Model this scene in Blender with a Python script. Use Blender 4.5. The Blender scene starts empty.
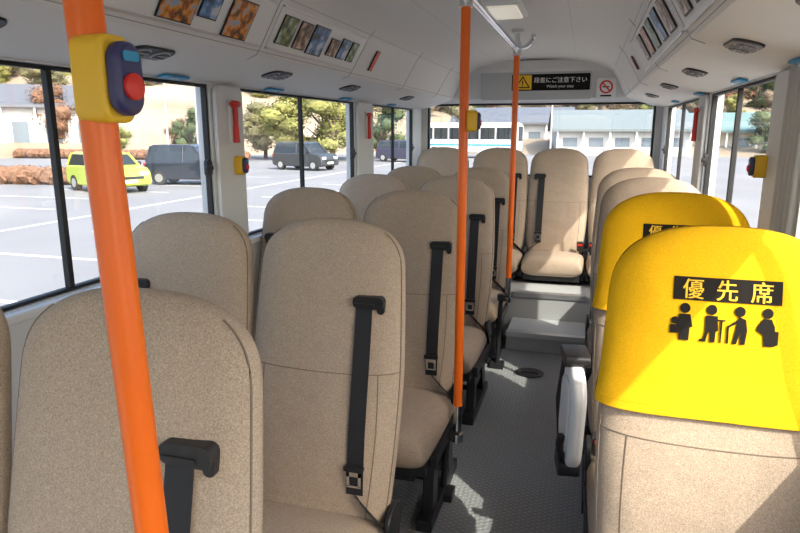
import bpy, math, random, bmesh
from mathutils import Vector, Matrix
from mathutils import noise as N
random.seed(7)
C=1.42           # camera height over bus floor ; world z=0 is bus floor
GZ=-0.80         # outside ground
# ---------------------------------------------------------------- materials
def mat(name,col,rough=.5,metal=0.0,noise=None,bump=None,emit=None,col2=None,spec=.5):
    m=bpy.data.materials.new(name); m.use_nodes=True
    nt=m.node_tree; b=nt.nodes['Principled BSDF']
    b.inputs['Base Color'].default_value=(*col,1); b.inputs['Roughness'].default_value=rough
    b.inputs['Metallic'].default_value=metal
    b.inputs['Specular IOR Level'].default_value=spec
    tc=nt.nodes.new('ShaderNodeTexCoord')
    if noise:
        n=nt.nodes.new('ShaderNodeTexNoise'); n.inputs['Scale'].default_value=noise; n.inputs['Detail'].default_value=6
        r=nt.nodes.new('ShaderNodeValToRGB'); r.color_ramp.elements[0].position=.35; r.color_ramp.elements[1].position=.65
        c2=col2 or tuple(c*.85 for c in col)
        r.color_ramp.elements[0].color=(*c2,1); r.color_ramp.elements[1].color=(*col,1)
        nt.links.new(tc.outputs['Object'],n.inputs['Vector']); nt.links.new(n.outputs['Fac'],r.inputs['Fac'])
        nt.links.new(r.outputs['Color'],b.inputs['Base Color'])
    if bump:
        n2=nt.nodes.new('ShaderNodeTexNoise'); n2.inputs['Scale'].default_value=bump[0]; n2.inputs['Detail'].default_value=4
        bp=nt.nodes.new('ShaderNodeBump'); bp.inputs['Strength'].default_value=bump[1]; bp.inputs['Distance'].default_value=bump[2]
        nt.links.new(tc.outputs['Object'],n2.inputs['Vector']); nt.links.new(n2.outputs['Fac'],bp.inputs['Height'])
        nt.links.new(bp.outputs['Normal'],b.inputs['Normal'])
    if emit:
        b.inputs['Emission Color'].default_value=(*emit[0],1); b.inputs['Emission Strength'].default_value=emit[1]
    return m
def fabric(name,ca,cb,fine=400,fold=.6,weave=.4):
    m=mat(name,ca,.95,spec=.15); nt=m.node_tree; b=nt.nodes['Principled BSDF']
    tc=nt.nodes.new('ShaderNodeTexCoord')
    n=nt.nodes.new('ShaderNodeTexNoise'); n.inputs['Scale'].default_value=fine; n.inputs['Detail'].default_value=2
    n3=nt.nodes.new('ShaderNodeTexNoise'); n3.inputs['Scale'].default_value=4.5; n3.inputs['Detail'].default_value=3
    r=nt.nodes.new('ShaderNodeValToRGB'); r.color_ramp.elements[0].position=.32; r.color_ramp.elements[1].position=.68
    r.color_ramp.elements[0].color=(*cb,1); r.color_ramp.elements[1].color=(*ca,1)
    nt.links.new(tc.outputs['Object'],n.inputs['Vector']); nt.links.new(tc.outputs['Object'],n3.inputs['Vector'])
    nt.links.new(n.outputs['Fac'],r.inputs['Fac']); nt.links.new(r.outputs['Color'],b.inputs['Base Color'])
    b1=nt.nodes.new('ShaderNodeBump'); b1.inputs['Strength'].default_value=weave; b1.inputs['Distance'].default_value=.0015
    b2=nt.nodes.new('ShaderNodeBump'); b2.inputs['Strength'].default_value=fold; b2.inputs['Distance'].default_value=.03
    nt.links.new(n.outputs['Fac'],b1.inputs['Height']); nt.links.new(n3.outputs['Fac'],b2.inputs['Height'])
    nt.links.new(b1.outputs['Normal'],b2.inputs['Normal']); nt.links.new(b2.outputs['Normal'],b.inputs['Normal'])
    return m
def glassmat(name,tint=(1,1,1),refl=.05):
    m=bpy.data.materials.new(name); m.use_nodes=True; nt=m.node_tree
    for n in list(nt.nodes): nt.nodes.remove(n)
    o=nt.nodes.new('ShaderNodeOutputMaterial'); t=nt.nodes.new('ShaderNodeBsdfTransparent'); g=nt.nodes.new('ShaderNodeBsdfGlossy'); mx=nt.nodes.new('ShaderNodeMixShader')
    t.inputs['Color'].default_value=(*tint,1); g.inputs['Roughness'].default_value=.02; mx.inputs['Fac'].default_value=refl
    nt.links.new(t.outputs[0],mx.inputs[1]); nt.links.new(g.outputs[0],mx.inputs[2]); nt.links.new(mx.outputs[0],o.inputs['Surface'])
    return m
FAB=fabric('beige_fabric',(.50,.395,.30),(.30,.232,.172))
SEAM=mat('seam_thread',(.20,.155,.115),.9)
YEL=fabric('yellow_cover',(.86,.475,.010),(.74,.395,.008),300,.6,.2)
BLK=mat('black_plastic',(.014,.014,.016),.45)
STRAP=mat('black_webbing',(.012,.012,.014),.7,bump=(400,.3,.001))
INK=mat('black_print',(.016,.014,.012),.8,spec=.1)
YINK=mat('yellow_print',(.85,.5,.02),.7)
CHR=mat('chrome',(.75,.76,.78),.18,1.0)
ORG=mat('orange_pole',(.86,.15,.008),.3)
PLA=mat('grey_white_plastic',(.66,.665,.66),.5)
PLD=mat('wall_plastic',(.62,.62,.61),.55)
CEI=mat('ceiling_vinyl',(.71,.705,.68),.6)
RUB=mat('black_rubber',(.012,.012,.013),.6)
WHT=mat('white_plastic',(.75,.75,.74),.4)
YPL=mat('yellow_plastic',(.80,.48,.02),.4)
PUR=mat('navy_plastic',(.03,.03,.11),.35)
RED=mat('red_plastic',(.65,.03,.02),.4)
ALU=mat('aluminium',(.6,.6,.6),.35,.8)
GLS=glassmat('window_glass',(.97,.985,.98))
LBL=mat('blue_label',(.02,.25,.45),.5)
STEPM=mat('step_grey',(.46,.47,.47),.55,noise=300,col2=(.38,.39,.39))
TYR=mat('tyre',(.02,.02,.02),.8); CGL=mat('car_glass',(.02,.025,.03),.1)
BWIN=mat('building_glass',(.12,.15,.18),.2)
FLM=mat('tread_floor',(.10,.106,.108),.42)
nt=FLM.node_tree; b=nt.nodes['Principled BSDF']; tc=nt.nodes.new('ShaderNodeTexCoord')
vo=nt.nodes.new('ShaderNodeTexVoronoi'); vo.inputs['Scale'].default_value=38; vo.inputs['Randomness'].default_value=.15
cr=nt.nodes.new('ShaderNodeValToRGB'); cr.color_ramp.elements[0].position=.18; cr.color_ramp.elements[0].color=(1,1,1,1); cr.color_ramp.elements[1].position=.32; cr.color_ramp.elements[1].color=(0,0,0,1)
bp=nt.nodes.new('ShaderNodeBump'); bp.inputs['Strength'].default_value=.9; bp.inputs['Distance'].default_value=.005
mp=nt.nodes.new('ShaderNodeMapping'); mp.inputs['Rotation'].default_value=(0,0,math.radians(45)); mp.inputs['Scale'].default_value=(1,1.6,1)
nt.links.new(tc.outputs['Object'],mp.inputs['Vector']); nt.links.new(mp.outputs[0],vo.inputs['Vector']); nt.links.new(vo.outputs['Distance'],cr.inputs['Fac'])
nt.links.new(cr.outputs['Color'],bp.inputs['Height']); nt.links.new(bp.outputs['Normal'],b.inputs['Normal'])
mixc=nt.nodes.new('ShaderNodeMix'); mixc.data_type='RGBA'
mixc.inputs['A'].default_value=(.25,.26,.26,1); mixc.inputs['B'].default_value=(.36,.37,.37,1)
nt.links.new(cr.outputs['Color'],mixc.inputs['Factor']); nt.links.new(mixc.outputs['Result'],b.inputs['Base Color'])
# ---------------------------------------------------------------- mesh helpers
class MB:
    def __init__(s): s.v=[];s.f=[];s.m=[]
    def add(s,vs,fs,mi=0):
        o=len(s.v); s.v+= [tuple(v) for v in vs]
        for f in fs: s.f.append([i+o for i in f]); s.m.append(mi)
    def box(s,x0,x1,y0,y1,z0,z1,mi=0):
        vs=[(x0,y0,z0),(x1,y0,z0),(x1,y1,z0),(x0,y1,z0),(x0,y0,z1),(x1,y0,z1),(x1,y1,z1),(x0,y1,z1)]
        s.add(vs,[(0,3,2,1),(4,5,6,7),(0,1,5,4),(1,2,6,5),(2,3,7,6),(3,0,4,7)],mi)
    def prism(s,pts,axis,a0,a1,mi=0):
        def P(p,a):
            if axis=='x': return (a,p[0],p[1])
            if axis=='y': return (p[0],a,p[1])
            return (p[0],p[1],a)
        n=len(pts); vs=[P(p,a0) for p in pts]+[P(p,a1) for p in pts]
        fs=[tuple(range(n)),tuple(range(2*n-1,n-1,-1))]+[(i,i+n,(i+1)%n+n,(i+1)%n) for i in range(n)]
        s.add(vs,fs,mi)
    def tube(s,path,r,n=12,mi=0,cap=True):
        path=[Vector(p) for p in path]; rings=[]
        up=Vector((0,0,1))
        for i,p in enumerate(path):
            t=(path[min(i+1,len(path)-1)]-path[max(i-1,0)]).normalized()
            a=t.cross(up) if abs(t.dot(up))<.95 else t.cross(Vector((0,1,0)))
            a.normalize(); bb=t.cross(a).normalized()
            rr=r[i] if isinstance(r,(list,tuple)) else r
            rings.append([p+a*math.cos(2*math.pi*k/n)*rr+bb*math.sin(2*math.pi*k/n)*rr for k in range(n)])
        vs=[v for rg in rings for v in rg]; fs=[]
        for i in range(len(path)-1):
            for k in range(n): fs.append((i*n+k,i*n+(k+1)%n,(i+1)*n+(k+1)%n,(i+1)*n+k))
        if cap: fs.append(tuple(range(n))[::-1]); fs.append(tuple((len(path)-1)*n+k for k in range(n)))
        s.add(vs,fs,mi)
    def grid(s,fn,us,vs_,mi=0):
        n=len(us); vs=[fn(u,v) for v in vs_ for u in us]
        fs=[(j*n+i,j*n+i+1,(j+1)*n+i+1,(j+1)*n+i) for j in range(len(vs_)-1) for i in range(n-1)]
        s.add(vs,fs,mi)
    def xform(s,M):
        s.v=[tuple(M@Vector(v)) for v in s.v]; return s
    def mesh(s,name,mats,smooth=True,angle=40,recalc=True):
        me=bpy.data.meshes.new(name); me.from_pydata(s.v,[],s.f)
        for m in mats: me.materials.append(m)
        me.polygons.foreach_set('material_index',s.m)
        if recalc:
            bm=bmesh.new(); bm.from_mesh(me); bmesh.ops.recalc_face_normals(bm,faces=bm.faces); bm.to_mesh(me); bm.free()
        if smooth:
            me.shade_smooth(); me.set_sharp_from_angle(angle=math.radians(angle))
        me.update(); return me
col=bpy.context.scene.collection
def link(name,data,parent=None,loc=(0,0,0),rot=(0,0,0),bevel=0,seg=2):
    o=bpy.data.objects.new(name,data); col.objects.link(o); o.location=loc; o.rotation_euler=rot
    if parent: o.parent=parent
    if bevel:
        b=o.modifiers.new('bev','BEVEL'); b.width=bevel; b.segments=seg; b.limit_method='ANGLE'; b.angle_limit=math.radians(40)
    return o
def empty(name,loc=(0,0,0),rot=(0,0,0)):
    o=bpy.data.objects.new(name,None); o.empty_display_size=.1; col.objects.link(o); o.location=loc; o.rotation_euler=rot; return o
def rrect(w,h,r,n=6,cx=0,cy=0):
    pts=[]
    for (sx,sy,a0) in ((1,1,0),(-1,1,90),(-1,-1,180),(1,-1,270)):
        for k in range(n+1):
            a=math.radians(a0+90*k/n); pts.append((cx+sx*(w/2-r)+r*math.cos(a),cy+sy*(h/2-r)+r*math.sin(a)))
    return pts
def textmesh(txt,size,mode='CENTER',bold=0):
    cu=bpy.data.curves.new('t','FONT'); cu.body=txt; cu.size=size; cu.align_x=mode; cu.align_y='CENTER'; cu.offset=bold
    ob=bpy.data.objects.new('t',cu); col.objects.link(ob); bpy.context.view_layer.update()
    dg=bpy.context.evaluated_depsgraph_get(); me=bpy.data.meshes.new_from_object(ob.evaluated_get(dg))
    vs=[(v.co.x,v.co.y) for v in me.vertices]; fs=[list(p.vertices) for p in me.polygons]
    bpy.data.objects.remove(ob); bpy.data.meshes.remove(me)
    return vs,fs
# ---------------------------------------------------------------- shell
XL,XR,YF,YR=-1.38,.55,-1.3,5.40
XC=(XL+XR)/2
def mirx(x): return 2*XC-x
m=MB(); m.box(XL-.06,XR+.06,YF,YR+.06,-.06,0); link('floor',m.mesh('floor',[FLM],False))
prof=[(-1.44,.172),(-1.38,.174),(-1.33,.182),(-1.13,.236),(-1.095,.250),(-1.078,.275),(-1.0,.41),(-.965,.447),(-.86,.492),(-.7,.52),(-.56,.532)]
full=prof+[(XC,.538)]+[(mirx(x),z) for x,z in reversed(prof)]
poly=[(x,z+C) for x,z in full]+[(XR+.06,.66+C),(XL-.06,.66+C)]
m=MB(); m.prism(poly,'y',YF,YR+.06); ceil=link('ceiling',m.mesh('ceiling',[CEI],True,28))
m=MB()
for sx in (0,1):
    for yy in (1.22,2.015,2.9,3.8,4.7):
        pts=[(-1.13,.236),(-1.095,.250),(-1.078,.275),(-1.0,.41),(-.965,.447)]
        path=[((x if not sx else mirx(x)),yy,z+C) for x,z in pts]
        m.tube(path,.0018,6)
    for (x,z) in ((-1.088,.262),(-.985,.428)):
        xx=x if not sx else mirx(x)
        m.tube([(xx,YF,z+C),(xx,5.25,z+C)],.002,6)
    xx=-.72 if not sx else mirx(-.72)
    m.tube([(xx,YF,.518+C),(xx,5.25,.518+C)],.0018,6)
link('trim_1',m.mesh('trim_ceiling_joints',[mat('joint_grey',(.34,.34,.34),.6)]))
ZB,ZT=C-.45,C+.168
def wall(name,x0,x1,openings):
    m=MB(); m.box(x0,x1,YF,YR+.06,0,ZB); 
    y=YF
    for a,bb in openings:
        m.box(x0,x1,y,a,ZB,ZT+.006); m.box(x0,x1,a,bb,ZT,ZT+.006); y=bb
    m.box(x0,x1,y,YR+.06,ZB,ZT+.006)
    return link(name,m.mesh(name,[PLD],False))
LW=[(-1.05,.15),(.32,2.16),(2.387,3.74),(4.06,5.12)]
RW=[(-1.05,.15),(.28,1.93),(2.23,3.39),(3.62,5.12)]
wall('wall_left',XL-.06,XL,LW); wall('wall_right',XR,XR+.06,RW)
wn=1
def window_side(x,inn,y0,y1,mull,latch=True):
    global wn
    e=empty('window_%d'%wn,(x,(y0+y1)/2,(ZB+ZT)/2)); wn+=1
    hy=(y1-y0)/2; hz=(ZT-ZB)/2
    m=MB(); t=.011
    m.box(-.012,.012,-hy+.001,-hy+t,-hz,hz); m.box(-.012,.012,hy-t,hy-.001,-hz,hz)
    m.box(-.012,.012,-hy+t,hy-t,-hz+.001,-hz+t); m.box(-.012,.012,-hy+t,hy-t,hz-t,hz-.001)
    link('frame',m.mesh('window_frame',[RUB],False),e,bevel=.003)
    m=MB()
    for mu in mull:
        mm=mu-(y0+y1)/2
        m.box(-.010,.010,mm-.009,mm+.009,-hz+t,hz-t)
    if mull: link('sliding_sash_mullion',m.mesh('mullion',[RUB],False),e,bevel=.002)
    m=MB(); m.box(-.002,.002,-hy+t,hy-t,-hz+t,hz-t); link('glass',m.mesh('glass',[GLS],False),e)
    m=MB(); 
    if latch:
        m.prism(rrect(.035,.06,.012,4,hy-.035,-.0),'x',inn*.012,inn*.026); m.prism(rrect(.045,.018,.006,4,hy-.05,.0),'x',inn*.026,inn*.038)
        link('latch',m.mesh('latch',[BLK]),e)
for (a,bb),mu in zip(LW,([-.45],[1.42],[3.0],[4.6])): window_side(XL-.02,1,a,bb,mu)
for (a,bb),mu in zip(RW,([-.45],[1.1],[2.85],[4.4])): window_side(XR+.02,-1,a,bb,mu)
# rear wall
m=MB(); rz0,rz1=C-.38,C+.215; rx0,rx1=-1.33,.50
m.box(XL,XR,YR,YR+.06,0,rz0); m.box(XL,rx0,YR,YR+.06,rz0,rz1); m.box(rx1,XR,YR,YR+.06,rz0,rz1)
m.box(XL,XR,YR,YR+.06,rz1,C+.50)
m.prism([(YR,rz1),(YR-.03,rz1+.005),(YR-.10,rz1+.03),(YR-.115,rz1+.06),(YR-.12,C+.40),(YR-.15,C+.47),(YR-.24,C+.525),(YR,C+.53)],'x',XL+.20,XR-.20)
link('wall_rear',m.mesh('wall_rear',[PLD],True,30))
e=empty('window_%d'%wn,((rx0+rx1)/2,YR+.03,(rz0+rz1)/2)); wn+=1
m=MB(); hx=(rx1-rx0)/2; hz=(rz1-rz0)/2; t=.016
m.box(-hx+.001,-hx+t,-.02,.02,-hz,hz); m.box(hx-t,hx-.001,-.02,.02,-hz,hz); m.box(-hx+t,hx-t,-.02,.02,hz-t,hz-.001); m.box(-hx+t,hx-t,-.02,.02,-hz+.001,-hz+t)
link('frame',m.mesh('f',[RUB],False),e)
m=MB(); m.box(-hx+t,hx-t,-.002,.002,-hz+t,hz-t); link('glass',m.mesh('g',[GLS],False),e)
# front wall with windscreen opening
m=MB(); m.box(XL,XR,YF-.06,YF,0,.85); m.box(XL,XR,YF-.06,YF,C+.3,C+.5); m.box(XL,XL+.12,YF-.06,YF,.85,C+.3); m.box(XR-.12,XR,YF-.06,YF,.85,C+.3)
link('wall_front',m.mesh('wall_front',[PLD],False))
e=empty('window_%d'%wn,(XC,YF-.03,(.85+C+.3)/2))
hx=(XR-XL)/2-.12; hz=(C+.3-.85)/2
m=MB(); m.box(-hx,-hx+.03,-.02,.02,-hz,hz); m.box(hx-.03,hx,-.02,.02,-hz,hz); m.box(-hx,hx,-.02,.02,hz-.03,hz); m.box(-hx,hx,-.02,.02,-hz,-hz+.03)
link('frame',m.mesh('f',[RUB],False),e); m=MB(); m.box(-hx+.03,hx-.03,-.002,.002,-hz+.03,hz-.03); link('glass',m.mesh('g',[GLS],False),e)
# pillar covers + sills
m=MB()
for a,bb in ((2.175,2.372),(3.755,4.045)): m.prism(rrect(bb-a,ZT-ZB,.03,4,(a+bb)/2,(ZT+ZB)/2),'x',XL,XL+.018)
for a,bb in ((1.945,2.215),(3.405,3.605)): m.prism(rrect(bb-a,ZT-ZB,.03,4,(a+bb)/2,(ZT+ZB)/2),'x',XR-.018,XR)
link('trim_2',m.mesh('pillar_trim',[PLA],True),bevel=.004)
m=MB(); m.box(XL,XL+.03,YF,5.3,ZB-.03,ZB-.002); m.box(XR-.03,XR,YF,5.3,ZB-.03,ZB-.002)
link('trim_3',m.mesh('window_sills',[PLA],False),bevel=.008)
# rear platform and step
m=MB()
m.box(XL+.001,XR-.001,4.36,YR-.001,0,.30,0)
m.box(-.44,.06,4.0,4.36,0,.12,0)
link('rear_step',m.mesh('rear_step',[STEPM],False),bevel=.006)
m=MB(); m.prism([(3.992,.095),(3.992,.125),(4.04,.125),(4.04,.121),(3.998,.121),(3.998,.095)],'x',-.44,.06)
m.prism([(4.352,.272),(4.352,.305),(4.41,.305),(4.41,.301),(4.358,.301),(4.358,.272)],'x',-.44,.06)
link('trim_4',m.mesh('step_nosing',[ALU],False))
# ---------------------------------------------------------------- seat
Z0,ZH=.36,1.178; HH=ZH-Z0
TK=.83
def w_of(t,W=1.0):
    if t<.5: w=.205+(.227-.205)*math.sin(t/.5*math.pi/2)
    else: w=.227-(.227-.205)*((t-.5)/.5)**1.4
    if t>TK: w*=max(0,1-((t-TK)/(1-TK))**2.8)**(1/2.4)
    return w*W
def T_of(t):
    T=.062-.014*t
    if t>.86: T*=max(0,1-((t-.86)/.14)**2.6)**.5
    return T
def cy(t): return .055+ (t*HH)*.20
def back_pt(s,t,side,off=0,W=1.0):
    w=w_of(t,W); T=T_of(t); 
    e=max(0,1-abs(s)**5)**.5
    y=T*e
    if side<0:
        y+= e*(.012*math.exp(-((t-.28)/.18)**2)*(1-s*s)+.004*math.exp(-((t-.82)/.1)**2)*(1-s*s))
    x=s*(w+off); zz=Z0+t*HH
    if t>.82: zz+=off*(t-.82)/.18
    return (x,cy(t)+side*(y+off),zz)
ts=[i/22*TK for i in range(22)]+[TK+(1-TK)*math.sin(math.pi/2*k/18) for k in range(19)]
ss=[math.sin(math.pi/2*k/14) for k in range(-14,15)]
def front_y(x,z,W=1.0,off=0):
    t=(z-Z0)/HH; w=w_of(t,W); s=max(-1,min(1,x/(w+off))); return back_pt(s,t,-1,off,W)[1]
def weld(me,a=60):
    bm=bmesh.new(); bm.from_mesh(me); bmesh.ops.remove_doubles(bm,verts=bm.verts,dist=.0006); bmesh.ops.recalc_face_normals(bm,faces=bm.faces); bm.to_mesh(me); bm.free()
    me.shade_smooth(); return me
def back_mesh(W):
    m=MB()
    m.grid(lambda s,t:back_pt(s,t,-1,0,W),ss,ts,0)
    m.grid(lambda s,t:back_pt(s,t,1,0,W),ss,ts,0)
    n=len(ss); vs=[back_pt(s,0,-1,0,W) for s in ss]+[back_pt(s,0,1,0,W) for s in ss]
    m.add(vs,[(i,i+1,n+i+1,n+i) for i in range(n-1)])
    return weld(m.mesh('backrest',[FAB],True,60))
def seam_mesh(W):
    m=MB(); r=.0015
    p=[Vector(back_pt(s,.515-.01*(1-s*s),-1,.0002,W)) for s in [k/20*.985 for k in range(-20,21)]]
    m.tube(p,r,6)
    for sg in (-1,1):
        m.tube([back_pt(sg*(.74+.03*math.sin(t*6)),t,-1,.0002,W) for t in [k/20*.51 for k in range(21)]],r,6)
    for sg in (-1,1):
        m.tube([back_pt(sg*.975,t,-1,.0002,W) for t in ts[:-8]],.002,6)
    return m.mesh('seams',[SEAM])
def cushion_mesh(W):
    m=MB(); hw=.222*W
    def pt(u,v,side):
        ex=max(0,1-abs(u)**6)**.4
        vv=2*v-1; ey=max(0,1-abs(vv)**7)**.4
        x=u*hw*(1-.06*(1-v)**3); y=-.44+v*.50
        h=ex*ey
        if side>0: z=.335+h*(.070+.012*(1-u*u)*(1-vv*vv))+.024*(1-v)**2*h
        else: z=.335-h*.060
        return (x,y,z)
    us=[math.sin(math.pi/2*k/12) for k in range(-12,13)]; vs=[.5+.5*math.sin(math.pi/2*k/12) for k in range(-12,13)]
    m.grid(lambda u,v:pt(u,v,1),us,vs); m.grid(lambda u,v:pt(u,v,-1),us,vs)
    return weld(m.mesh('cushion',[FAB],True,70))
def frame_mesh(low):
    m=MB()
    m.box(-.20,.20,-.38,.05,.245,.285)
    for sx in (-1,1):
        x=sx*.185
        m.prism([(-.33,.25),(.08,.25),(.12,.40),(.05,.42),(-.02,.30),(-.33,.30)],'x',x-.012+sx*.03,x+.012+sx*.03)
        if not low:
            m.prism([(-.26,.25),(-.18,.25),(-.20,.04),(-.28,.04)],'x',x-.02,x+.02)
            m.prism([(-.04,.25),(.06,.25),(.10,.04),(.02,.04)],'x',x-.02,x+.02)
            m.box(x-.03,x+.03,-.34,.14,0.001,.045)
            m.prism([(-.2,.12),(.04,.12),(.04,.16),(-.2,.16)],'x',x-.01,x+.01)
    if not low:
        m.tube([(-.185,-.2,.14),(.185,-.2,.14)],.014,8); m.tube([(-.185,.05,.14),(.185,.05,.14)],.014,8)
        m.box(-.14,.14,-.30,.02,.17,.245)
    else:
        m.box(-.19,.19,-.30,.05,.2225,.25)
    return m.mesh('base_frame',[BLK],False)
def hinge_mesh():
    m=MB()
    for sx in (-1,1):
        m.prism(rrect(.12,.10,.045,6,.045,.375),'x',sx*.214,sx*.230)
    return m.mesh('recline_hinge_covers',[BLK])
def buckle(m,bx):
    m.tube([(bx*1.05,.02,.33),(bx,-.02,.40),(bx,-.035,.425)],.008,8,1)
    M=Matrix.Translation((bx,-.045,.455))@Matrix.Rotation(.35,4,'X')
    b2=MB(); b2.prism(rrect(.05,.075,.012,4,0,0),'y',-.014,.014,1); b2.xform(M); m.add(b2.v,b2.f,1)
    b3=MB(); b3.prism(rrect(.034,.016,.004,3,0,.022),'y',-.017,-.013,3); b3.xform(M); m.add(b3.v,b3.f,3)
def belt_mesh(sg,W=1.0):
    m=MB(); x0=sg*.122
    if sg==0:
        buckle(m,-.19); return m.mesh('seat_belt',[STRAP,BLK,CHR,RED])
    zt=1.178-.215
    zs=[zt-.5*k/24 for k in range(25)]
    L=[]
    for k,z in enumerate(zs):
        x=x0+sg*.004*(k/24)
        L.append((x,front_y(x,z,W)-.005-(.006*math.sin(k/24*math.pi)),z))
    L.append((x0+sg*.05,-.005,.425)); L.append((x0+sg*.10,-.01,.38)); L.append((x0+sg*.108,0,.31))
    for i in range(len(L)-1):
        p,q=Vector(L[i]),Vector(L[i+1]); h=Vector((.0235,0,0)) if i<24 else Vector((.01,-.02,.006))
        h2=Vector((.0235,0,0)) if i+1<25 else Vector((.01,-.02,.006))
        n=Vector((0,-.0018,0))
        vs=[p-h,p+h,q+h2,q-h2,p-h+n,p+h+n,q+h2+n,q-h2+n]
        m.add(vs,[(0,1,2,3),(7,6,5,4),(0,4,5,1),(1,5,6,2),(2,6,7,3),(3,7,4,0)],0)
    g=MB(); gx=sg*.134; gz=zt+.006; gy=front_y(gx,gz,W)
    g.prism(rrect(.086,.034,.015,6,gx,gz),'y',gy-.016,gy+.012,1)
    g.prism(rrect(.058,.008,.003,3,sg*.124,gz-.006),'y',gy-.019,gy-.015,1)
    g.prism(rrect(.020,.040,.009,5,gx+sg*.033,gz-.012),'y',gy-.008,gy+.03,1)
    m.add(g.v,g.f,1)
    ty=.52; tx=x0+sg*.004; yy=front_y(tx,ty,W)-.013
    m.prism(rrect(.056,.016,.006,4,tx,ty+.02),'y',yy-.010,yy+.002,1)
    m.box(tx-.020,tx-.012,yy-.008,yy-.005,ty-.03,ty+.012,2); m.box(tx+.012,tx+.020,yy-.008,yy-.005,ty-.03,ty+.012,2)
    m.box(tx-.020,tx+.020,yy-.008,yy-.005,ty-.002,ty+.012,2); m.box(tx-.020,tx+.020,yy-.008,yy-.005,ty-.034,ty-.028,2)
    buckle(m,-sg*.19)
    return m.mesh('seat_belt',[STRAP,BLK,CHR,RED])
def cover_mesh():
    m=MB(); t0=.575
    tt=[t0+(TK-t0)*k/12 for k in range(12)]+[TK+(1-TK)*math.sin(math.pi/2*k/18) for k in range(19)]
    def off(t): return .005+.005*math.exp(-((t-t0)/.05)**2)
    m.grid(lambda s,t:back_pt(s,t,-1,off(t)),ss,tt,0); m.grid(lambda s,t:back_pt(s,t,1,off(t)),ss,tt,0)
    m.tube([back_pt(s,t0,-1,.009) for s in ss],.0022,6); m.tube([back_pt(s,t0,1,.009) for s in ss],.0022,6)
    m.tube([back_pt(s,t0+.02,-1,off(t0+.02)) for s in ss],.0009,5)
    me=m.mesh('priority_cover',[YEL],True,60); me.shade_smooth(); return me
def print_mesh():
    m=MB(); top=ZH; K=.90
    def put(pts,faces,dx,dz,mi,o):
        vs=[]
        for x,z in pts:
            X=(x+dx)*K-.002; Z=top-.106+(z+dz)*K
            vs.append((X,front_y(X,Z)-o,Z))
        m.add(vs,faces,mi)
    nx,nz=14,3
    pts=[(-.108+.216*i/nx,-.024+.048*j/nz) for j in range(nz+1) for i in range(nx+1)]
    put(pts,[(j*(nx+1)+i,j*(nx+1)+i+1,(j+1)*(nx+1)+i+1,(j+1)*(nx+1)+i) for j in range(nz) for i in range(nx)],0,0,0,.0072)
    for k,ch in enumerate('優先席'):
        v,f=textmesh(ch,.046)
        if not v: continue
        xs=[a[0] for a in v]; zs=[a[1] for a in v]
        mx=(min(xs)+max(xs))/2; mz=(min(zs)+max(zs))/2; sc=.042/max(max(xs)-min(xs),max(zs)-min(zs),.001)
        for dd in (-.0006,0,.0006):
            put([((a-mx)*sc+dd,(bb-mz)*sc) for a,bb in v],f,-.068+.068*k,0,1,.0086+dd*.3)
    def circ(cx,cz,r,n=16): return [(cx+r*math.cos(2*math.pi*i/n),cz+r*math.sin(2*math.pi*i/n)) for i in range(n)]
    def poly_(p,dx): put([(a*1.12,b_*1.12) for a,b_ in p],[tuple(range(len(p)))],dx,-.070,0,.0078)
    for k,dx in enumerate((-.082,-.028,.028,.082)):
        poly_(circ(0,.026,.0095),dx)
        if k==0:
            poly_([(-.010,.015),(.010,.015),(.015,-.008),(.010,-.010),(.009,-.034),(-.009,-.034),(-.010,-.010),(-.015,-.008)],dx)
            poly_(circ(-.018,.002,.007,10),dx); poly_([(-.026,-.006),(-.010,-.006),(-.010,-.022),(-.026,-.022)],dx)
        elif k==1:
            poly_([(-.011,.015),(.011,.015),(.013,-.012),(.009,-.014),(.008,-.034),(-.001,-.034),(-.001,-.016),(-.010,-.014)],dx)
            poly_([(.016,.006),(.020,.006),(.019,-.034),(.016,-.034)],dx); poly_([(.010,.006),(.025,.006),(.025,.009),(.010,.009)],dx)
            poly_([(-.014,-.03),(-.008,-.03),(-.004,-.014),(-.010,-.014)],dx); poly_([(-.02,-.034),(-.008,-.034),(-.008,-.029),(-.02,-.029)],dx)
        elif k==2:
            poly_([(-.002,.017),(.011,.012),(.014,-.008),(.011,-.034),(.003,-.034),(.002,-.012),(-.004,-.034),(-.011,-.034),(-.006,-.006)],dx)
            poly_([(-.002,.012),(-.003,.005),(-.018,-.004),(-.020,-.001)],dx); poly_([(-.022,-.001),(-.018,-.001),(-.018,-.034),(-.022,-.034)],dx)
        else:
            poly_([(-.008,.016),(.007,.016),(.013,.002),(.014,-.010),(.010,-.034),(-.004,-.034),(-.006,-.014),(-.018,-.006),(-.018,-.000)],dx)
            poly_([(.006,-.004),(.020,-.006),(.020,-.03),(.010,-.034),(.006,-.03)],dx)
    return m.mesh('priority_print',[INK,YINK],False)
BACK=back_mesh(1); SM=seam_mesh(1); CU=cushion_mesh(1); FR=frame_mesh(False); FRL=frame_mesh(True); HG=hinge_mesh()
BR=belt_mesh(1); BL=belt_mesh(-1); BN=belt_mesh(0); CV=cover_mesh(); PR=print_mesh()
def seat(x,ytop,z=0,belt=1,cover=False,low=False,name='passenger_seat',sc=(1,1,1)):
    e=empty(name,(x,ytop-.19,z)); e.scale=sc
    link('backrest',BACK,e); link('seams',SM,e); link('cushion',CU,e)
    link('base_frame',FRL if low else FR,e,bevel=.004); link('recline_hinge_covers',HG,e,bevel=.004)
    link('seat_belt',{1:BR,-1:BL,0:BN}[belt],e)
    if cover: link('priority_seat_cover',CV,e); link('priority_seat_print',PR,e)
    return e
for i,y in enumerate((.775,1.61,2.49,3.37,4.22)):
    seat(-.655 if i==0 else -.67,y,belt=1); seat(-1.135,y,belt=-1)
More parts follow.
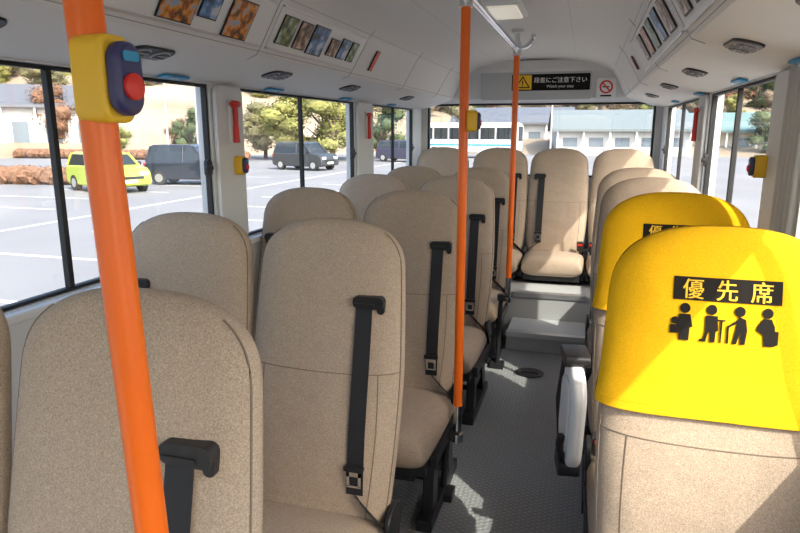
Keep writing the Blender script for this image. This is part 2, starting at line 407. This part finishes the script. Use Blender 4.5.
for i,y in enumerate((1.33,2.05,2.77,3.49)):
    e=seat(.272,y,z=.052,belt=0,cover=i<2,name='priority_seat' if i<2 else 'passenger_seat',sc=(.96,1,1))
    m=MB(); m.box(-.22,-.15,-.34,.14,-.051,.004); m.box(.15,.22,-.34,.14,-.051,.004); link('floor_plinth',m.mesh('plinth',[BLK],False),e)
for i,x in enumerate((-1.14,-.665,-.20,.275)):
    seat(x,5.19,z=.08,belt=(-1 if i in(2,0) else 1),low=True,sc=(1.03,.9,1.02))
def folding_shell(x,y,z):
    e=empty('folding_armrest',(x,y,z),(0,0,.16))
    m=MB(); m.prism(rrect(.20,.31,.085,8,0,0),'x',-.022,.018); link('shell',m.mesh('shell',[WHT]),e,rot=(.16,0,0),bevel=.014,seg=4)
    m=MB(); m.prism(rrect(.14,.23,.06,6,0,0),'x',-.030,-.020); link('inner_pad',m.mesh('pad',[PLD]),e,rot=(.16,0,0),bevel=.004)
    m=MB(); m.prism(rrect(.12,.035,.015,5,.03,.165),'x',-.035,.035); m.prism(rrect(.10,.05,.02,5,-.0,-.155),'x',-.04,.02)
    m.tube([(-.02,.09,.14),(-.03,.11,.0),(-.02,.10,-.14)],.008,8); m.tube([(-.03,-.02,-.13),(-.042,-.05,-.07),(-.04,-.06,-.04)],.012,8)
    link('hinge_and_latch',m.mesh('hinge',[BLK]),e,bevel=.004)
folding_shell(.008,1.76,.62)
# ---------------------------------------------------------------- poles
def pole(name,top,bot):
    m=MB(); T=Vector(top); B=Vector(bot); d=(T-B)
    m.tube([B,T],.0165,24,0)
    m.tube([T-d.normalized()*.03,T-d.normalized()*.004],.021,20,1); m.tube([T-d.normalized()*.006,T],.036,20,1)
    m.tube([B,B+d.normalized()*.008],.034,20,1); m.tube([B,B+d.normalized()*.03],.021,20,1)
    return link(name,m.mesh(name,[ORG,CHR]))
pole('grab_pole',(-.450,.49,C+.532),(-.375,.49,0))
def pole2(x,y,zb,par):
    m=MB(); m.tube([(x,y,zb+.12),(x,y,C+.44)],.0165,24,0)
    link('orange_tube',m.mesh('tube',[ORG]),par)
    m=MB(); m.tube([(x,y,zb),(x,y,zb+.12)],.0165,20); m.tube([(x,y,zb-.012),(x,y,zb+.02)],.024,20)
    m.tube([(x,y,zb+.11),(x,y,zb+.135)],.0195,20); m.tube([(x,y,C+.40),(x,y,C+.47)],.0225,20)
    m.tube([(x,y,C+.46),(x,y,C+.53)],.013,16); m.tube([(x,y,C+.518),(x,y,C+.534)],.034,20)
    link('fittings',m.mesh('fittings',[CHR]),par)
    m=MB(); m.box(x-.06,x+.01,y-.02,y+.02,zb-.006,zb+.03); m.tube([(x-.04,y,zb+.01),(x-.05,y,.03)],.014,12); m.box(x-.09,x-.01,y-.04,y+.04,.0005,.03)
    link('foot_bracket',m.mesh('foot',[BLK]),par)
p2=empty('grab_pole'); pole2(-.415,2.21,C-1.16,p2)
p3=empty('grab_pole'); pole2(-.40,3.67,C-.99,p3)
m=MB(); zr=C+.44
m.tube([(-.405,.3,zr),(-.405,3.66,zr),],.0155,20); m.tube([(-.405,3.62,zr),(-.400,3.70,zr)],.022,20); m.tube([(-.415,2.17,zr),(-.415,2.25,zr)],.022,20)
for y in (.32,1.35): m.tube([(-.405,y,zr),(-.405,y,C+.535)],.011,12); m.tube([(-.405,y,C+.52),(-.405,y,C+.537)],.03,16)
m.tube([(-.40,3.68,zr)]+[(-.40+.08*math.sin(a),3.70+.05*math.sin(a),zr+.08*(1-math.cos(a))) for a in [k/8*math.pi/2 for k in range(9)]],.013,14)
link('overhead_handrail',m.mesh('overhead_handrail',[CHR]))
# ---------------------------------------------------------------- stop buttons, hammers
def stop_button(loc,rz,s=1.0,deep=1.0):
    e=empty('stop_button',loc,(0,0,rz)); e.scale=(s,s*deep,s)
    m=MB(); m.prism(rrect(.046,.088,.014,5),'y',-.020,.022); link('yellow_housing',m.mesh('h',[YPL]),e,bevel=.005,seg=3)
    m=MB(); m.prism(rrect(.040,.074,.0195,8),'y',-.036,-.019); link('navy_face',m.mesh('f',[PUR]),e,bevel=.006,seg=3)
    m=MB(); m.tube([(0,-.034,-.008),(0,-.040,-.008),(0,-.042,-.008)],[.0135,.0135,.011],24); link('red_button',m.mesh('r',[RED]),e)
    m=MB(); m.prism(rrect(.022,.010,.003,3,0,.022),'y',-.0375,-.0355); link('label',m.mesh('l',[LBL]),e)
stop_button((-.418,.488,C+.044),math.radians(88),.86)
stop_button((-.385,2.20,C+.03),math.radians(112),.8)
stop_button((XL+.035,2.30,C-.14),math.radians(90),.85)
stop_button((XR-.035,2.20,C-.11),math.radians(-90),.8)
def hammer(x,y,z,sgn):
    e=empty('emergency_hammer',(x,y,z))
    m=MB(); m.prism(rrect(.05,.17,.01,4),'x',0,sgn*.012); link('holder',m.mesh('ho',[WHT]),e,bevel=.002)
    m=MB(); m.tube([(sgn*.022,0,-.085),(sgn*.022,0,-.01),(sgn*.022,0,.06)],[.013,.010,.010],12); m.tube([(sgn*.022,-.04,.065),(sgn*.022,-.02,.065),(sgn*.022,.02,.065),(sgn*.022,.04,.065)],[.004,.013,.013,.004],12)
    link('hammer',m.mesh('ha',[RED]),e)
hammer(XL+.018,2.275,C+.035,1); hammer(XR-.018,3.50,C+.03,-1); hammer(XL+.018,3.9,C+.03,1)
# curtain tied at right pillar
m=MB(); us=[k/48 for k in range(49)]
def cpt(u,v):
    y=1.74+.20*u; x=XR-.045+.016*math.sin(u*2*math.pi*5.5)*(1-.2*v)
    return (x,y,C-.44+v*.60)
m.grid(cpt,us,[k/10 for k in range(11)])
o=link('window_curtain',m.mesh('curtain',[mat('curtain_grey',(.52,.51,.49),.9)],True,80)); sd=o.modifiers.new('s','SOLIDIFY'); sd.thickness=.002
# ---------------------------------------------------------------- vents
GR=mat('grey_ring',(.33,.33,.34),.4)
def vent(x,y,z,tilt):
    e=empty('air_vent',(x,y,z),(0,tilt,0))
    m=MB(); m.prism(rrect(.080,.175,.035,8),'z',-.006,.012); link('bezel',m.mesh('b',[BLK]),e,bevel=.003)
    m=MB()
    for yy in (-.042,.042):
        m.tube([(0,yy,-.005),(0,yy,-.010)],[.030,.028],24)
    link('rings',m.mesh('r',[GR]),e)
    m=MB()
    for yy in (-.042,.042): m.tube([(0,yy,-.0095),(0,yy,-.0115)],.026,20,0)
    link('nozzles',m.mesh('n',[BLK]),e)
    m=MB()
    for yy in (-.042,.042):
        for q in (-.010,.010): m.box(q-.0015,q+.0015,yy-.02,yy+.02,-.014,-.011)
    link('slats',m.mesh('s',[GR]),e)
sl=math.atan2(.054,.20)
for y in (1.03,1.60,2.38,3.2,4.3):
    vent(-1.205,y,C+.216,-sl); 
for y in (.98,1.27,1.9,2.7,3.5,4.4):
    vent(mirx(-1.205),y,C+.216,sl)
for y in (1.9,2.62,3.5,4.4):
    for X,sg in ((-1.345,-1),(mirx(-1.345),1)):
        e=empty('seat_number_label',(X,y,C+.172),(0,sg*.2,0)); m=MB(); m.prism(rrect(.034,.14,.005,3),'z',-.003,.004); link('plate',m.mesh('p',[LBL]),e)
        v,f=textmesh('12-34',.022); m=MB(); m.add([(-b_,a_,-.0042) for a_,b_ in v],f,0)
        link('lettering',m.mesh('t',[WHT],False),e)
# ---------------------------------------------------------------- posters on fascia
def picmat(name,cols,scale,seed):
    m=bpy.data.materials.new(name); m.use_nodes=True; nt=m.node_tree; b=nt.nodes['Principled BSDF']; b.inputs['Roughness'].default_value=.35
    tc=nt.nodes.new('ShaderNodeTexCoord'); mp=nt.nodes.new('ShaderNodeMapping'); mp.inputs['Location'].default_value=(seed,seed*2.3,0)
    n=nt.nodes.new('ShaderNodeTexNoise'); n.inputs['Scale'].default_value=scale; n.inputs['Detail'].default_value=5
    r=nt.nodes.new('ShaderNodeValToRGB'); el=r.color_ramp.elements
    while len(el)<len(cols): el.new(.5)
    for i,c in enumerate(cols): el[i].position=.34+.3*i/(len(cols)-1); el[i].color=(*c,1)
    nt.links.new(tc.outputs['Object'],mp.inputs['Vector']); nt.links.new(mp.outputs[0],n.inputs['Vector']); nt.links.new(n.outputs['Fac'],r.inputs['Fac']); nt.links.new(r.outputs['Color'],b.inputs['Base Color'])
    return m
P1=picmat('pic_autumn',[(.02,.04,.02),(.35,.08,.01),(.7,.28,.02),(.25,.35,.5)],34,1)
P2=picmat('pic_sky',[(.01,.03,.03),(.03,.09,.22),(.10,.25,.5),(.5,.55,.6)],24,4)
P3=picmat('pic_green',[(.01,.02,.02),(.04,.10,.03),(.2,.25,.06),(.4,.5,.6)],28,9)
P4=picmat('pic_brown',[(.01,.01,.01),(.10,.05,.03),(.35,.2,.09),(.6,.5,.4)],28,14)
BRD=mat('poster_board',(.72,.72,.70),.5)
fa,fb=Vector((-1.076,.278)),Vector((-1.002,.407))
def poster(yc,w,zc,h,pm,side):
    d=(fb-fa); L=d.length; base=fa+d*zc
    ang=math.atan2(d.x,d.y)
    X=base.x; Z=base.y+C
    if side>0: X=mirx(X); ang=-ang
    e=empty('poster',(X,yc,Z),(0,ang,0)); s=1 if side<0 else -1
    m=MB(); m.box(-.0005*s,.004*s,-w/2,w/2,-h*L/2,h*L/2); link('sheet',m.mesh('sh',[BLK],False),e)
    m=MB(); m.box(.004*s,.0052*s,-w/2+.004,w/2-.004,-h*L/2+.004,h*L/2-.004); link('picture',m.mesh('pi',[pm],False),e)
def board(y0,y1,side):
    d=(fb-fa); ang=math.atan2(d.x,d.y); mid=(fa+fb)/2; X=mid.x; L=d.length
    if side>0: X=mirx(X); ang=-ang
    s=1 if side<0 else -1
    e=empty('poster_rail',(X,(y0+y1)/2,mid.y+C),(0,ang,0))
    hw=(y1-y0)/2
    m=MB(); m.box(-.004*s,.003*s,-hw,hw,-L/2,L/2); link('backing',m.mesh('bk',[BRD],False),e)
    m=MB(); m.box(-.004*s,.010*s,-hw,hw,-L/2-.005,-L/2+.002); m.box(-.004*s,.010*s,-hw,hw,L/2-.002,L/2+.005); link('rails',m.mesh('rl',[ALU],False),e,bevel=.001)
board(.3,1.99,-1); board(2.04,2.88,-1); board(1.1,1.99,1); board(2.04,3.3,1)
fa=fa+Vector((.0042,-.0022)); fb=fb+Vector((.0042,-.0022))
for y,w,zc,h,pm in ((1.02,.16,.5,.8,P3),(1.52,.15,.46,.82,P1),(1.655,.09,.55,.6,P2),(1.82,.14,.42,.82,P1),(2.13,.11,.5,.7,P3),(2.26,.10,.5,.7,P4),(2.40,.14,.5,.78,P2),(2.56,.09,.45,.5,P4),(2.67,.09,.5,.6,P2),(2.78,.08,.5,.6,P3)): poster(y,w,zc,h,pm,-1)
for y,w,pm in ((1.45,.14,P2),(1.65,.13,P3),(1.85,.12,P4),(2.15,.13,P4),(2.35,.12,P2),(2.55,.12,P3),(2.75,.12,P1),(2.95,.12,P4)): poster(y,w,.5,.72,pm,1)
RS=mat('red_sticker',(.6,.05,.03),.5)
poster(3.1,.05,.45,.7,RS,-1); poster(3.55,.05,.45,.5,RS,1)
# ---------------------------------------------------------------- rear signs
yw=YR-.12
e=empty('step_warning_sign',(-.42,yw-.012,C+.345))
m=MB(); m.prism(rrect(.86,.22,.02,5),'y',-.008,.010); link('panel',m.mesh('p',[mat('sign_grey',(.46,.47,.47),.5)]),e,bevel=.003)
m=MB(); m.prism(rrect(.60,.125,.008,3,.115,.022),'y',-.0105,-.008); link('black_field',m.mesh('bf',[INK]),e)
m=MB(); m.add([(-.16,-.0125,-.02),(-.04,-.0125,-.02),(-.10,-.0125,.072)],[(0,1,2)],0); m.add([(-.145,-.0130,-.012),(-.055,-.0130,-.012),(-.10,-.0130,.057)],[(0,1,2)],1)
m.add([(-.105,-.0135,.036),(-.095,-.0135,.036),(-.097,-.0135,.005),(-.103,-.0135,.005)],[(0,1,2,3)],0); m.add([(-.104,-.0135,.000),(-.096,-.0135,.000),(-.096,-.0135,-.007),(-.104,-.0135,-.007)],[(0,1,2,3)],0)
m.add([(-.17,-.0112,-.032),(-.03,-.0112,-.032),(-.03,-.0112,.078),(-.17,-.0112,.078)],[(0,1,2,3)],1)
link('warning_triangle',m.mesh('wt',[INK,YINK],False),e)
m=MB()
v,f=textmesh('段差にご注意下さい',.05); xs=[a for a,_ in v] or [0]; sc=.40/max(.001,max(xs)-min(xs))
for dd in (0,.0012): m.add([(a*sc+.19+dd,-.0125-dd*.1,b_*sc+.035) for a,b_ in v],f,0)
v,f=textmesh('Watch your step',.03); m.add([(a+.19,-.0125,b_-.010) for a,b_ in v],f,0)
link('lettering',m.mesh('t',[WHT],False),e)
e=empty('no_smoking_sign',(.115,yw-.004,C+.315))
m=MB(); m.prism(rrect(.145,.15,.012,4),'y',-.003,.003); link('plate',m.mesh('p',[WHT]),e)
m=MB(); n=32
for i in range(n):
    a,b2=2*math.pi*i/n,2*math.pi*(i+1)/n
    m.add([(.050*math.cos(a),-.005,.01+.050*math.sin(a)),(.050*math.cos(b2),-.005,.01+.050*math.sin(b2)),(.037*math.cos(b2),-.005,.01+.037*math.sin(b2)),(.037*math.cos(a),-.005,.01+.037*math.sin(a))],[(0,1,2,3)])
m.add([(-.03,-.0052,.034),(-.022,-.0052,.042),(.03,-.0052,-.014),(.022,-.0052,-.022)],[(0,1,2,3)])
m.add([(-.03,-.0048,.006),(.022,-.0048,.006),(.022,-.0048,.014),(-.03,-.0048,.014)],[(0,1,2,3)],1)
m.add([(-.04,-.0048,-.062),(.04,-.0048,-.062),(.04,-.0048,-.05),(-.04,-.0048,-.05)],[(0,1,2,3)],1)
link('symbol',m.mesh('s',[RED,INK],False),e)
e=empty('ceiling_light',(-.40,3.0,C+.527))
m=MB(); m.prism(rrect(.20,.34,.02,4),'z',-.012,.010); link('housing',m.mesh('h',[WHT]),e,bevel=.003)
m=MB(); m.prism(rrect(.16,.30,.02,4),'z',-.020,-.012); link('diffuser',m.mesh('d',[mat('lamp_diffuser',(.8,.78,.7),.4,emit=((1,.92,.75),.35))]),e,bevel=.004)
e=empty('floor_hatch_handle',(-.25,3.62,0))
m=MB(); pts=[(.085*math.cos(2*math.pi*k/32),.075*math.sin(2*math.pi*k/32)) for k in range(32)]; m.prism(pts,'z',.0005,.006); link('plate',m.mesh('p',[BLK]),e,bevel=.002)
m=MB(); m.box(-.05,.05,-.01,.01,.006,.012); link('grip',m.mesh('g',[mat('dark_grey',(.05,.05,.05),.5)],False),e,bevel=.002)
# ---------------------------------------------------------------- exterior
ASP=mat('asphalt',(.185,.187,.195),.9,noise=.25,col2=(.155,.157,.165))
m=MB(); m.box(-300,300,-200,300,-.3,0); link('ground',m.mesh('ground',[ASP],False),loc=(0,0,GZ))
m=MB()
LN=mat('line_paint',(.45,.45,.45),.7)
for i in range(10):
    y=1+i*2.6; m.box(-10.5,-5.5,y,y+.12,0,.003); m.box(-19.5,-14.5,y+3,y+3.12,0,.003)
m.box(-5.5,-5.38,1,25,0,.003); m.box(-12.6,-12.45,-5,45,0,.003)
for i in range(6): m.box(4,9,1+i*2.6,1.12+i*2.6,0,.003)
link('parking_line_markings',m.mesh('lines',[LN],False),loc=(0,0,GZ+.002))
def car(name,loc,rot,colr,L=3.5,W=1.6,H=1.5,hood=.8):
    e=empty(name,(loc[0],loc[1],loc[2]+.006),(0,0,rot)); body=mat('car_paint',colr,.25); h=L/2
    m=MB()
    pr=[(-h,.32),(-h-.02,.55),(-h+.02,.82),(-h+.12,.93),(h-hood,.97),(h-.25,.88),(h-.05,.75),(h,.5),(h-.02,.28),(h-.3,.22),(-h+.2,.22)]
    m.prism(pr,'y',-W/2,W/2); link('body',m.mesh('b',[body],False),e,bevel=.06,seg=3)
    def gh(zb,zt,xb0,xb1,xt0,xt1,wb,wt,matx,nm,bv):
        m=MB(); m.add([(xb0,-wb,zb),(xb1,-wb,zb),(xb1,wb,zb),(xb0,wb,zb),(xt0,-wt,zt),(xt1,-wt,zt),(xt1,wt,zt),(xt0,wt,zt)],[(0,3,2,1),(4,5,6,7),(0,1,5,4),(1,2,6,5),(2,3,7,6),(3,0,4,7)])
        link(nm,m.mesh(nm,[matx],False),e,bevel=bv)
    gh(.90,H-.06,-h+.08,h-hood,-h+.28,h-hood-.55,W/2-.04,W/2-.16,CGL,'cabin_glass',.03)
    gh(H-.09,H,-h+.24,h-hood-.48,-h+.36,h-hood-.68,W/2-.14,W/2-.22,body,'roof',.03)
    m=MB()
    for sy in (-1,1):
        for xa,xb in ((-h+.10,-h+.30),(h-hood+.02,h-hood-.53),(-.05,-.05)):
            m.tube([(xa,sy*(W/2-.05),.93),(xb,sy*(W/2-.155),H-.05)],.045,8)
    link('pillars',m.mesh('p',[body]),e)
    m=MB()
    for sx in (-1,1):
        for sy in (-1,1):
            x=sx*(h-.62); m.tube([(x,sy*(W/2-.18),.29),(x,sy*(W/2+.01),.29)],.29,20,0); m.tube([(x,sy*(W/2+.0),.29),(x,sy*(W/2+.02),.29)],.17,16,1)
    link('wheels',m.mesh('w',[TYR,ALU]),e)
    m=MB()
    for sy in (-1,1):
        m.box(h-.16,h-.02,sy*(W/2-.28)-.16,sy*(W/2-.28)+.16,.62,.76,0); m.box(-h-.03,-h+.08,sy*(W/2-.14)-.09,sy*(W/2-.14)+.09,.6,.9,1)
    m.box(h-.04,h+.012,-.25,.25,.36,.48,0); m.box(h-.03,h+.015,-.5,.5,.5,.6,2)
    for sy in (-1,1): m.box(h-hood-.25,h-hood-.12,sy*(W/2+.06)-.06,sy*(W/2+.06)+.06,.95,1.08,2)
    link('lamps_and_plate',m.mesh('l',[WHT,RED,BLK],False),e,bevel=.02)
car('car',(-17.0,19.6,GZ),math.radians(-24),(.34,.42,.05),3.4,1.6,1.42)
car('car',(-15.9,23.2,GZ),math.radians(12),(.02,.024,.035),3.4,1.5,1.62)
car('car',(-15.4,33.5,GZ),math.radians(-15),(.035,.04,.045),3.6,1.6,1.55)
car('car',(-12.5,44,GZ),math.radians(-15),(.04,.04,.07),3.9,1.6,1.5)
def leafmat(name,a,b_): return mat(name,a,.9,noise=9,col2=b_,spec=.1)
LF=[leafmat('leaf_yellowgreen',(.27,.26,.085),(.12,.13,.045)),leafmat('leaf_green',(.11,.14,.07),(.055,.075,.04)),leafmat('leaf_rust',(.24,.13,.08),(.13,.08,.055)),leafmat('leaf_olive',(.20,.185,.10),(.11,.105,.06)),leafmat('leaf_brown',(.24,.185,.13),(.14,.11,.08))]
BARK=mat('bark',(.10,.075,.055),.9)
def blob(m,c,r,mi,sub=2,sq=.85):
    bm=bmesh.new(); bmesh.ops.create_icosphere(bm,subdivisions=sub,radius=1)
    off=Vector((random.random()*50,random.random()*50,0)); vs=[]
    for v in bm.verts:
        k=1+.28*N.noise(v.co*2.2+off)+.2*N.noise(v.co*6+off)
        vs.append((c[0]+v.co.x*r*k,c[1]+v.co.y*r*k,c[2]+v.co.z*r*k*sq))
    m.add(vs,[[v.index for v in f.verts] for f in bm.faces],mi); bm.free()
def leaves(m,c,r,n,size,mi,sq=.85):
    for _ in range(n):
        d=Vector((random.gauss(0,1),random.gauss(0,1),random.gauss(0,1))).normalized()
        p=Vector(c)+Vector((d.x,d.y,d.z*sq))*r*random.uniform(.85,1.35)
        a=Vector((random.gauss(0,1),random.gauss(0,1),random.gauss(0,1))).normalized(); b_=a.cross(d).normalized() if a.cross(d).length>.01 else Vector((1,0,0))
        q=(d.cross(b_)+d*random.uniform(-.6,.6)).normalized(); s=size*random.uniform(.6,1.3)
        m.add([p-b_*s,p-q*s*.6,p+b_*s,p+q*s*.6],[(0,1,2,3)],mi)
def tree_mesh(kind,n=12):
    m=MB(); m.tube([(0,0,0),(.02,0,.25),(0,.02,.55)],[.03,.024,.012],8,0)
    for k in range(6):
        a=k*1.1+random.random(); m.tube([(0,0,.22+.04*k),(.2*math.cos(a),.2*math.sin(a),.45+.05*k)],[.014,.004],6,0)
    for k in range(n):
        a=random.random()*6.28; z=.20+.68*(k+.5)/n; rr=random.random()**.5*(.30*math.sin(math.pi*min(1,(z-.05)/.93))**.7)
        c=(rr*math.cos(a),rr*math.sin(a),z); r=.10+random.random()*.06
        blob(m,c,r*.8,1,2); leaves(m,c,r,260,.016,1)
    return m.mesh('tree',[BARK,LF[kind]],False,recalc=False)
TM=[tree_mesh(k) for k in (0,1,2,3,0,4)]
def tree(x,y,h,k,z=GZ,wide=1.0):
    o=link('tree',TM[k],loc=(x,y,z-.02),rot=(0,0,random.random()*6)); o.scale=(h*wide,h*wide,h)
tree(-21.2,43.5,5.6,0,wide=1.5); tree(-18.0,44,5.2,4,wide=1.5); tree(-24.6,46,4.6,3,wide=1.3); tree(-15.5,48,4.6,1,wide=1.3); tree(-19.6,46.5,5.4,3,wide=1.4)
tree(-45,46,6.5,2); tree(-37,44,3.2,0,wide=1.3); tree(-31.5,46,4.2,1,wide=.9); tree(-40.5,47,3.5,3,wide=1.2); tree(-28,47,2.6,0,wide=1.2); tree(-34,48,3.4,2)
tree(-12,64,5,3); tree(15,62,4,1,wide=1.3); tree(20,50,5,1)
m=MB()
def hp(a,r):
    x=r*math.sin(a); y=r*math.cos(a); k=max(0,min(1,(r-60)/80)); 
    env=.6+.4*N.noise(Vector((a*3,1.7,0)))
    left=1 if a<-.42 else max(.42,1-(a+.42)*2.2)
    h=(26*k**.9)*(env+.25)*left+1.6*N.noise(Vector((x*.07,y*.07,0)))*k+.8*N.noise(Vector((x*.2,y*.2,3)))*k
    return (x,y,h)
az=[math.radians(d) for d in range(-95,62,1)]; rs=[60+k*4 for k in range(24)]
m.grid(hp,az,rs)
HM=mat('hill_ground',(.33,.26,.19),.95,noise=.12,col2=(.20,.16,.11)); hill=link('hillside_terrain',m.mesh('hill',[HM]),loc=(0,0,GZ-.1))
fo_=empty('hillside_forest',(0,0,GZ))
for k in range(640):
    a=math.radians(random.uniform(-92,50)); r=random.uniform(98,150)
    q=random.random()
    if q<.3: r=random.uniform(78,100)
    x,y,h=hp(a,r); s=random.uniform(5,8.5)*(.7 if r<100 else 1)
    kk=random.choice((0,1,1,2,3,3,5,5,5))
    o=link('forest_tree',TM[kk],fo_,loc=(x,y,h-.3-.2*s),rot=(0,0,random.random()*6)); o.scale=(s*1.25,s*1.25,s)
def hedge(x0,y0,x1,y1,n,r,mi):
    m=MB()
    for k in range(n):
        t=k/(n-1); c=(x0+(x1-x0)*t,y0+(y1-y0)*t+random.random()*.15,r*.72); blob(m,c,r,0,2,.8); leaves(m,c,r*.9,240,.05,0,.8)
    link('hedge',m.mesh('hedge',[LF[mi]],False,recalc=False),loc=(0,0,GZ))
hedge(-29,20.2,-20.6,21.4,24,.48,2); hedge(-44,41,-24,41.5,34,.5,2)
def building(loc,rot,w,d,h,wallc,roofc,rise=1.6):
    e=empty('building',loc,(0,0,rot)); wm=mat('bld_wall',wallc,.8,noise=.6,col2=tuple(c*.93 for c in wallc)); rm=mat('bld_roof',roofc,.6)
    m=MB(); m.box(-w/2,w/2,-d/2,d/2,0,h); m.prism([(-d/2,h),(d/2,h),(0,h+rise-.15)],'x',-w/2+.05,w/2-.05); link('walls',m.mesh('w',[wm],False),e)
    m=MB(); m.prism([(-d/2-.7,h-.2),(-d/2-.7,h),(0,h+rise+.15),(d/2+.7,h),(d/2+.7,h-.2),(0,h+rise-.1)],'x',-w/2-.5,w/2+.5); link('roof',m.mesh('r',[rm],False),e)
    m=MB(); n=max(2,int(w/2.2))
    for i in range(n):
        x=-w/2+(i+.5)*w/n
        m.box(x-.6,x+.6,-d/2-.04,-d/2+.02,.8,h*.68 if h<4.5 else 2.1)
        if h>4.5: m.box(x-.6,x+.6,-d/2-.04,-d/2+.02,3.3,4.3)
    link('windows',m.mesh('wi',[BWIN],False),e)
    m=MB()
    for i in range(n+1):
        x=-w/2+i*w/n; m.box(x-.08,x+.08,-d/2-.5,-d/2-.35,0,h)
    link('porch_posts',m.mesh('pp',[WHT],False),e)
building((-50,46,GZ),math.radians(40),15,8,4.3,(.52,.51,.50),(.10,.105,.12),1.8)
building((-47,34,GZ),math.radians(45),7,5,2.2,(.42,.25,.20),(.3,.3,.3),.8)
building((2.5,63,GZ),math.radians(6),11,8,2.3,(.50,.49,.47),(.13,.155,.16),1.6)
building((14,68,GZ),math.radians(-10),12,8,2.2,(.46,.40,.31),(.12,.19,.18),1.5)
building((-8,72,GZ),math.radians(4),12,7,3.0,(.50,.50,.50),(.09,.10,.12),1.5)
building((30,34,GZ),math.radians(-70),22,9,3.4,(.6,.6,.58),(.25,.25,.27),1.6)
e=empty('coach_bus',(-9.3,52,GZ),(0,0,math.radians(-4)))
m=MB(); m.prism(rrect(8.4,2.4,.35,6,0,1.6),'y',-1.15,1.15); link('body',m.mesh('b',[mat('coach_paint',(.5,.5,.5),.3)]),e,bevel=.1)
m=MB()
for i in range(6): m.box(-3.9+i*1.28,-2.75+i*1.28,-1.18,-1.12,1.5,2.4)
m.box(3.9,4.22,-1.0,1.0,1.35,2.5); link('windows',m.mesh('w',[CGL],False),e,bevel=.04)
m=MB()
for x in (-2.6,2.6):
    for y in (-1,1): m.tube([(x,y*.8,.45),(x,y*1.17,.45)],.45,20)
link('wheels',m.mesh('wh',[TYR]),e)
m=MB(); m.box(-4.1,4.1,-1.17,-1.14,1.0,1.12); link('stripe',m.mesh('s',[LBL],False),e)
def lamp_post(x,y,h=7):
    m=MB(); m.tube([(x,y,GZ),(x,y,GZ+h)],[.09,.05],10); m.tube([(x,y,GZ+h),(x+.8,y,GZ+h+.15)],.04,8); m.box(x+.6,x+1.2,y-.12,y+.12,GZ+h+.08,GZ+h+.2)
    link('street_lamp',m.mesh('street_lamp',[ALU]))
lamp_post(-27,37); lamp_post(-3,56,8); lamp_post(9,58,8); lamp_post(-19,28.5,5)
def cone(x,y):
    m=MB(); g=GZ+.006; m.box(x-.19,x+.19,y-.19,y+.19,g,g+.04,0)
    r=[.14,.115,.09,.065,.03]
    for i in range(4): m.tube([(x,y,g+.04+i*.165),(x,y,g+.04+(i+1)*.165)],[r[i],r[i+1]],16,i%2)
    link('traffic_cone',m.mesh('traffic_cone',[mat('cone_orange',(.85,.12,.02),.5),WHT]))
for k in range(6): cone(3.9+.5*k,9.6+1.6*k)
# ---------------------------------------------------------------- light
w=bpy.data.worlds.new('World'); bpy.context.scene.world=w; w.use_nodes=True; nt=w.node_tree
bg=nt.nodes['Background']; sk=nt.nodes.new('ShaderNodeTexSky')
sk.sky_type='NISHITA'; sk.sun_disc=False; sk.sun_elevation=math.radians(42); sk.sun_rotation=math.radians(130); sk.dust_density=4; sk.air_density=1.0
nt.links.new(sk.outputs[0],bg.inputs['Color']); bg.inputs['Strength'].default_value=.72
s=bpy.data.lights.new('sun','SUN'); s.energy=6.5; s.angle=math.radians(.6); s.color=(1,.94,.84)
so=bpy.data.objects.new('sun',s); col.objects.link(so); so.location=(10,-10,12)
so.rotation_euler=Vector((-1,.85,-1.32)).to_track_quat('-Z','Y').to_euler()
bpy.context.scene.view_settings.view_transform='Standard'
bpy.context.scene.view_settings.exposure=0
# ---------------------------------------------------------------- camera
cd=bpy.data.cameras.new('camera'); cd.sensor_width=36; cd.lens=630/800*36; cd.clip_start=.05; cd.clip_end=1000
co=bpy.data.objects.new('camera',cd); col.objects.link(co); co.location=(0,0,C)
th=math.atan(136.5/630); ps=math.atan(188/630*math.cos(th))
fw=Vector((-math.sin(ps)*math.cos(th),math.cos(ps)*math.cos(th),-math.sin(th)))
co.rotation_euler=fw.to_track_quat('-Z','Y').to_euler()
bpy.context.scene.camera=co
